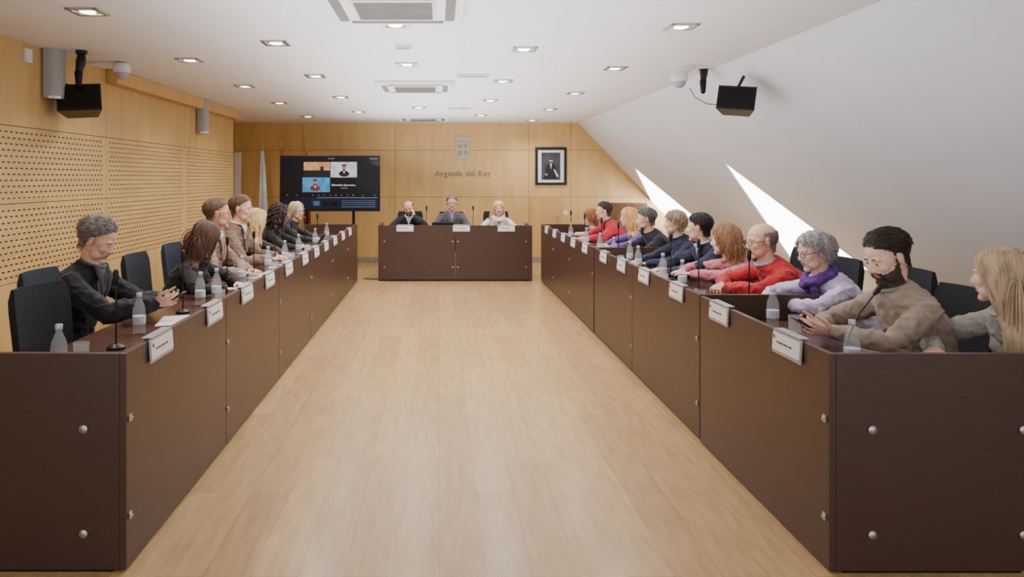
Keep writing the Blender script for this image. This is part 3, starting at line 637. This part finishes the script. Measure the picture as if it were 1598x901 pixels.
run(glass,[(1.98,4.1),(1.78,5.02),(1.8,5.9),(1.8,6.8),(1.8,7.3),(1.8,8.3),(1.8,9.2),(1.8,10.2)],'%s drinking glass from the camera on the right desk row')
run(mic,[(-1.63,3.72),(-1.64,4.72),(-1.68,5.85),(-1.62,6.45),(-1.6,7.2),(-1.6,8.0),(-1.6,8.8),(-1.6,9.7)],'%s gooseneck microphone from the camera on the left desk row')
run(mic,[(1.93,3.5,(.2,.1)),(2.0,4.75),(1.98,5.62),(1.95,6.2),(1.93,7.0),(1.9,7.8),(1.9,8.6),(1.9,9.6),(1.9,10.6)],'%s gooseneck microphone from the camera on the right desk row')
t=mic(-.2,11.85,.74,'gooseneck microphone beside the bald bearded person'); t=mic(.55,11.85,.74,'gooseneck microphone between grey suit and blonde person')
for x,y,rz,lab in ((-1.58,4.45,.2,'white sheets before the person in black reading a phone'),(-1.55,6.5,-.1,'white sheets before the person in glasses and taupe blazer'),(-1.55,7.2,.15,'white sheets before the person in brown blazer'),(-1.55,8.9,.1,'white sheets before the dark curly-haired person'),(1.85,6.52,.1,'white sheets before the person in navy suit'),(1.85,9.0,-.1,'white sheets before the blonde person in purple')):
    m=MB(); m.box((0,0,.001),(.21,.297,.002)); m.box((.02,.015,.003),(.21,.297,.0015),(0,0,.12)); o=m.build('papers',M['paper'],None,False); o.location=(x,y,.741); o.rotation_euler=(0,0,rz); tag(o,lab,'papers')
for x,y,rz,lab in ((.06,11.8,180,'open laptop before the person in grey suit'),(-1.62,9.2,-90,'open laptop near the far end of the left row')):
    t=thing('laptop',lab,'laptop',(x,y,.741),R(rz)); MB().box((0,0,.008),(.34,.23,.016),bev=.004).build('keyboard_base',M['laptop'],t,False); MB().box((0,.15,.09),(.34,.01,.17),(R(-20),0,0),.003).build('lid',M['laptop'],t,False)
# ---------------------------------------------------------------- back wall objects
TY=12.9
t=thing('television','large screen showing a video call on a floor stand','television',(0,TY,0))
a=at(437,243,TY); b=at(593,330,TY); cx,cz=(a.x+b.x)/2,(a.z+b.z)/2; w,h=b.x-a.x,a.z-b.z
MB().box((cx,.03,cz),(w,.06,h),bev=.006).build('bezel',M['black'],t,False); MB().box((cx,-.001,cz),(w-.04,.004,h-.04)).build('screen',M['scr'],t,False)
def tq(x0,y0,x1,y1,m_,nm='video_tile',dep=.004,par=None):
    p=at(x0,y0,TY); q=at(x1,y1,TY); return MB().box(((p.x+q.x)/2,-dep,(p.z+q.z)/2),(abs(q.x-p.x),.002,abs(p.z-q.z))).build(nm,m_,par or t,False)
def tface(px,py,r,suit,par,gl=False):
    p=at(px,py,TY); s=r*TY/F; m=MB(); m.mi=0; m.ell((p.x,-.006,p.z),(s*.72,.002,s)); m.mi=1; m.ell((p.x,-.0055,p.z-s*1.85),(s*1.7,.002,s*.95))
    m.mi=2; m.ell((p.x,-.0065,p.z+s*.72),(s*.74,.002,s*.4))
    if gl: m.ell((p.x-s*.3,-.0072,p.z+s*.1),(s*.26,.002,s*.16)); m.ell((p.x+s*.3,-.0072,p.z+s*.1),(s*.26,.002,s*.16)); m.ell((p.x,-.0066,p.z-s*.62),(s*.55,.002,s*.35))
    m.mi=3; m.prism([(p.x-s*.28,p.z-s*1.0),(p.x+s*.28,p.z-s*1.0),(p.x,p.z-s*1.9)],'y',-.0092,-.0085)
    m.build('caller',[M['tsk'],suit,M['hair'],M['scrw']],par)
k1=tq(474,253,515,276,M['t1']); k2=tq(516,253,557,277,M['t2']); k3=tq(472,277,515,300,M['t3']); k4=tq(516,278,557,300,M['scrk'])
tq(474,266,515,276,M['suit'],'tile_desk',.0045,k1); tq(480,262,488,266,M['tsk'],'tile_figures',.0055,k1); tq(500,260,505,266,M['suit'],'tile_figures',.0055,k1)
tface(537,262,5.0,M['suit'],k2,True); tface(492,285,4.8,M['tred'],k3,True)
p=at(537,289,TY); text('caption','Dilewedina Apareceno...',.05,(p.x,-.006,p.z),M['scrw'],k4,.001,width=38*TY/F); tq(532,293,542,294.5,M['scrd'],'caption_line',.006,k4)
tq(441,303,589,307,M['scrk'],'tool_bar')
for i,x in enumerate((447,462,487,496,505,514,523,532,541,550,565,583)): tq(x,304,x+2.5,305.6,M['icr'] if i in(6,) else M['icb'] if i%3 else M['scrd'],'tool_icon',.006)
tq(470,309,589,326,M['scrb'],'app_window'); tq(494,308,589,309.2,M['scrd'],'app_title',.006)
for i in range(4): tq(533,313+i*3.2,586,313.9+i*3.2,M['scrd'] if i%2 else M['icb'],'list_row',.006)
for i in range(3): tq(489+i*14,314,499+i*14,321,M['scrk'] if i else M['icb'],'app_thumb',.006)
tq(512,247,522,248.4,M['scrd'],'title_mark'); tq(577,247,589,248.4,M['scrd'],'window_marks')
tq(444,312,458,322,M['scrb'],'status_panel')
for px in (478,551):
    x=(px-VX)*TY/F; MB().tube([(x,.075,.03),(x,.075,1.5)],.025,n=12).build('stand_pole',M['blackm'],t); MB().box((x,.06,.02),(.08,.7,.04),bev=.008).build('stand_foot',M['blackm'],t,False)
MB().box((cx,.075,.45),(.95,.03,.06)).build('stand_crossbar',M['blackm'],t,False)
def flag(px,top,cm,label,low,rad=.1,Y=13.6):
    p=at(px,top,Y); t=thing('flag',label,'flag',(p.x,Y,0)); MB().lathe([(.16,0),(.16,.03),(.04,.06),(.02,.08)],n=18).build('stand',M['brass'],t)
    MB().tube([(0,0,.07),(0,0,p.z)],.012,n=8).build('pole',M['brass'],t); MB().tube([(0,0,p.z),(0,0,p.z+.05),(0,0,p.z+.11)],[.014,.02,.003],n=8).build('finial',M['brass'],t)
    m=MB(); rings=[]
    for i in range(12):
        f=i/11; z=p.z-.04-(p.z-low)*f; rr=rad*(.25+.75*f**.7); rings.append([V((rr*(1+.28*math.sin(5*a+f*2))*math.cos(a)+.02*f,rr*.7*(1+.28*math.sin(5*a+f*2))*math.sin(a),z)) for a in [2*math.pi*j/40 for j in range(40)]])
    m._ring([list(reversed(r)) for r in rings]); bmesh.ops.recalc_face_normals(m.bm,faces=m.bm.faces[:])
    o=m.build('cloth',cm,t)
    if len(cm)>1:
        for q in o.data.polygons: q.material_index=1 if math.sin(math.atan2(q.center.y,q.center.x)*2+q.center.z*2)>.6 else 0
flag(409,232,[M['fl1']],'pale furled flag standing left of the screen',.75,.08); flag(439,226,[M['fl2'],M['fly']],'red furled flag at the left edge of the screen',.75,.05); flag(478,230,[M['fl2']],'furled red flag whose tip rises above the screen',.8,.05)
cr=thing('wall_crest','grey metal coat of arms above the wall lettering','coat of arms',(0,14.1,0))
p=at(722,233,14.1); x,z=p.x,p.z
MB().prism([(x-.128,z+.14),(x+.128,z+.14),(x+.128,z-.13),(x+.1,z-.175),(x,z-.2),(x-.1,z-.175),(x-.128,z-.13)],'y',-.03,-.001).build('shield',M['crest'],cr,False)
m=MB()
m.prism([(x-.085,z+.02),(x-.085,z+.1),(x-.06,z+.1),(x-.06,z+.085),(x-.045,z+.085),(x-.045,z+.1),(x-.02,z+.1),(x-.02,z+.02)],'y',-.036,-.03)
m.prism([(x+.02,z+.1),(x+.09,z+.1),(x+.09,z+.05),(x+.055,z+.015),(x+.02,z+.05)],'y',-.036,-.03)
m.ell((x-.05,-.032,z-.075),(.04,.005,.055)); m.ell((x+.055,-.032,z-.06),(.035,.005,.035)); m.prism([(x+.03,z-.11),(x+.085,z-.11),(x+.057,z-.06)],'y',-.036,-.03)
m.build('emblem',M['relief'],cr,False)
m=MB(); m.prism([(x-.125,z+.15),(x+.125,z+.15),(x+.13,z+.26),(x+.075,z+.225),(x+.04,z+.28),(x,z+.23),(x-.04,z+.28),(x-.075,z+.225),(x-.13,z+.26)],'y',-.03,-.001); m.build('crown',M['crest'],cr,False)
wl=thing('wall_lettering','grey letters reading Arganda del Rey on the wood back wall','lettering',(0,14.1,0)); p=at(723,271,14.1); ls=[]; xx=0
for chx in 'Arganda del Rey':
    if chx==' ': xx+=.07; continue
    me=textmesh(chx,.165,.006,.0025); vs=[v.co for v in me.vertices]; x0=min(v.x for v in vs); x1=max(v.x for v in vs)
    ls.append((me,xx-x0)); xx+=x1-x0+.018
desc={'g','y'}; kk=(88*14.1/F)/xx
for (me,ox),chx in zip(ls,'ArgandadelRey'):
    zs=[v.co.y for v in me.vertices]; zb=min(zs)
    oy=-zb-(.036 if chx in desc else 0)
    me.transform(Matrix.Translation((p.x-88*14.1/F/2,-.007,p.z-.05))@Euler((R(90),0,0)).to_matrix().to_4x4()@Matrix.Diagonal((kk,kk*1.12,1,1))@Matrix.Translation((ox,oy,0)))
    me.name='letter'; link('letter',me,M['silver'],wl,False)
t=thing('portrait','black framed portrait of a standing dark-suited figure on the wall','picture',(0,14.1,0)); a=at(835,230,14.1); b=at(884,289,14.1); cx,cz,w,h=(a.x+b.x)/2,(a.z+b.z)/2,b.x-a.x,a.z-b.z
m=MB()
for s in (-1,1): m.box((cx+s*(w/2-.025),-.02,cz),(.05,.035,h),bev=.004); m.box((cx,-.02,cz+s*(h/2-.025)),(w-.1,.035,.05),bev=.004)
m.build('frame',M['black'],t,False); MB().box((cx,-.008,cz),(w-.08,.012,h-.08)).build('mount_board',M['mount'],t,False); MB().box((cx,-.016,cz),(w*.6,.004,h*.72)).build('photograph',M['photo'],t,False)
m=MB(); m.mi=0; m.prism([(cx-.13,cz-.25),(cx+.1,cz-.25),(cx+.1,cz-.02),(cx+.06,cz+.05),(cx-.05,cz+.05),(cx-.1,cz-.03)],'y',-.022,-.018); m.mi=1; m.ell((cx+.0,-.022,cz+.1),(.035,.003,.046)); m.ell((cx-.09,-.0235,cz-.16),(.025,.003,.018)); m.mi=2; m.ell((cx,-.0235,cz+.135),(.038,.003,.02)); m.ell((cx,-.0235,cz+.07),(.028,.003,.016))
m.mi=3; m.prism([(cx-.018,cz+.05),(cx+.018,cz+.05),(cx+.0,cz-.06)],'y',-.0235,-.022); m.prism([(cx+.11,cz-.2),(cx+.15,cz-.2),(cx+.07,cz-.06),(cx+.05,cz-.06)],'y',-.0235,-.0225); m.build('figure',[M['suit'],M['face'],M['hair'],M['mount']],t,False)
sw=MB().box((0,-.008,0),(.08,.014,.08),bev=.003).build('light_switch',M['white'],None,False); sw.location=(2.42,14.1,.95); tag(sw,'small white switch on the back wall right of the door','switch')
t=thing('cabinet','brown wood cabinet at the far right corner under slope','cabinet',(3.45,13.2,0)); MB().bx(-.28,.28,0,.42,.05,1.16,.006).build('body',M['cabw'],t,False); MB().bx(-.26,.26,.02,.4,0,.05).build('plinth',M['dark'],t,False)
for s in (-1,1):
    dd=MB().bx(s*.003,s*.277,-.018,-.001,.07,1.14,.003).build('door',M['cabw'],t,False); MB().tube([(s*.04,-.03,.62),(s*.04,-.03,.72)],.006,n=8).build('handle',M['steel'],dd)
# ---------------------------------------------------------------- wall equipment
def column(px,py,label):
    Y=3.25*F/(VX-px); z=HC+(VY-py)*Y/F; t=thing('column_speaker',label,'speaker',(-3.25,Y,z)); m=MB()
    pr2=[V((0,-.085)),V((.05,-.09)),V((.095,-.075)),V((.125,-.04)),V((.133,0)),V((.125,.04)),V((.095,.075)),V((.05,.09)),V((0,.085))]
    m._ring([[V((q.x+.012,q.y,zz)) for q in pr2] for zz in (-.225,.225)]); m.build('grille',M['grey'],t)
    for zz in (-.235,.235):
        m=MB(); m._ring([[V((q.x*1.04+.01,q.y*1.04,z2)) for q in pr2] for z2 in (zz-.01,zz+.01)]); m.build('end_cap',M['steel'],t,False)
    MB().box((.007,0,0),(.013,.05,.12)).build('bracket',M['grey'],t,False)
column(73,109,'grey column speaker high on the near left wall'); column(309,180,'grey column speaker high on the far left wall')
def boxspk(c,rot,label,arm,sc=1):
    t=thing('loudspeaker',label,'speaker',c); E=Euler(rot).to_matrix().to_4x4()@Matrix.Scale(sc,4); m=MB()
    pr2=[(-.17,-.11),(.17,-.11),(.12,.11),(-.12,.11)]; m._ring([[E@V((q[0],q[1],z)) for q in pr2] for z in (-.115,.115)]); m.build('body',M['black'],t,False)
    MB().box((0,-.113,0),(.31,.012,.2),bev=.004,M4=E).build('grille',M['blackm'],t,False); MB().tube(arm,.014,n=8).build('bracket',M['black'],t)
c=at(126,158,6.25); boxspk(c,(R(-12),R(-4),R(20)),'black box loudspeaker hung on the left wall',[(0,.09,.05),(-.05,.1,.12),(-3.25-c.x,.1,.16)])
c=at(1150,158,6.55); boxspk(c,(R(-12),R(6),R(-26)),'black box loudspeaker hung under the sloped wall',[(0,.08,.06),(.05,.09,.14),(.10,.09,.235)],.93)
def spotcam(c,label,up):
    t=thing('ceiling_mount',label,'camera mount',c); m=MB(); m.tube([(0,0,up),(0,0,up-.03)],.045,n=12); m.build('plate',M['black'],t)
    MB().tube([(0,0,up-.02),(.0,0,.04),(.0,-.01,.0),(-.01,-.02,-.08)],[.03,.036,.04,.028],n=10,rnd=True).build('arm',M['black'],t); MB().tube([(-.012,-.02,-.09),(-.012,-.02,-.19)],[.034,.024],n=10,rnd=True).build('camera_head',M['blackm'],t)
c=at(127,98,6.15); spotcam(c,'black camera mount hanging from the ceiling by the left wall',2.67-c.z)
c=at(1098,113,7.2); spotcam(c,'black camera mount beside the dome camera at the slope',max(.05,2.67-c.z))
def dome(c,label,wall,up):
    t=thing('dome_camera',label,'camera',c); MB().tube([(0,0,-.01),(0,0,.05),(0,0,.075)],[.075,.078,.06],n=20).build('housing',M['white'],t); MB().ell((0,0,-.012),(.062,.062,.062),seg=18,ring=10).build('dome',M['grey'],t)
    MB().tube([(0,0,.07),(wall*.5,0,.08),(wall,0,up)],.018,n=10).build('arm',M['white'],t)
c=at(190,112,6.75); dome(c,'white dome camera on the upper left wall',-3.25-c.x,.06); c=at(1060,126,7.0); dome(c,'white dome camera below the ceiling edge on the right',.14,2.67-c.z)
p=at(38,87,5.8); o=MB().box((0,0,0),(.03,.09,.11),bev=.006).build('junction_box',M['white'],None,False); o.location=(-3.236,5.8,p.z); tag(o,'small white box on the left wall beside the column speaker','box')
c=at(1103,150,6.75); m=MB(); m.tube([(c.x-.02,7.15,c.z+.12),(c.x-.05,6.9,c.z),(c.x,6.75,c.z-.07),(c.x+.12,6.7,c.z-.09),(c.x+.16,6.65,c.z-.02)],.004,n=6); o=m.build('speaker_cable',M['cable']); tag(o,'thin black cable looping to the right loudspeaker','cable')
m=MB(); m.tube([(-1.2,11.75,.008),(-1.0,11.68,.008),(-.93,11.9,.008)],.007,n=6); tag(m.build('floor_cable',M['cable']),'black cable on the floor left of the head desk','cable')
# ---------------------------------------------------------------- light, world, camera
def area(loc,rot,sx,sy,en,col):
    ld=bpy.data.lights.new('added_fill','AREA'); ld.shape='RECTANGLE'; ld.size=sx; ld.size_y=sy; ld.energy=en; ld.color=col
    lo=bpy.data.objects.new('added_fill',ld); COL.objects.link(lo); lo.location=loc; lo.rotation_euler=rot
area((.0,7.8,1.5),(0,R(180+17),0),2.5,10.5,255,(.95,.97,1))  # added unseen upward fill, no fixture there; brightens ceiling and slope like floor bounce
w=bpy.data.worlds.new('world'); S.world=w; w.use_nodes=True; bg=w.node_tree.nodes['Background']; bg.inputs[0].default_value=(.93,.96,1,1); bg.inputs[1].default_value=1.35
cam=bpy.data.cameras.new('camera'); co=bpy.data.objects.new('camera',cam); COL.objects.link(co); co.location=(0,0,HC); co.rotation_euler=(R(90),0,0)
ZOOM=1; ZX,ZY=799,450.5
cam.sensor_width=36; cam.lens=36*F/1598*ZOOM; cam.shift_x=(ZX-VX)/1598*ZOOM; cam.shift_y=-(ZY-VY)/1598*ZOOM; cam.clip_start=.05; S.camera=co
print('people',pcount,'objects',len(bpy.data.objects))
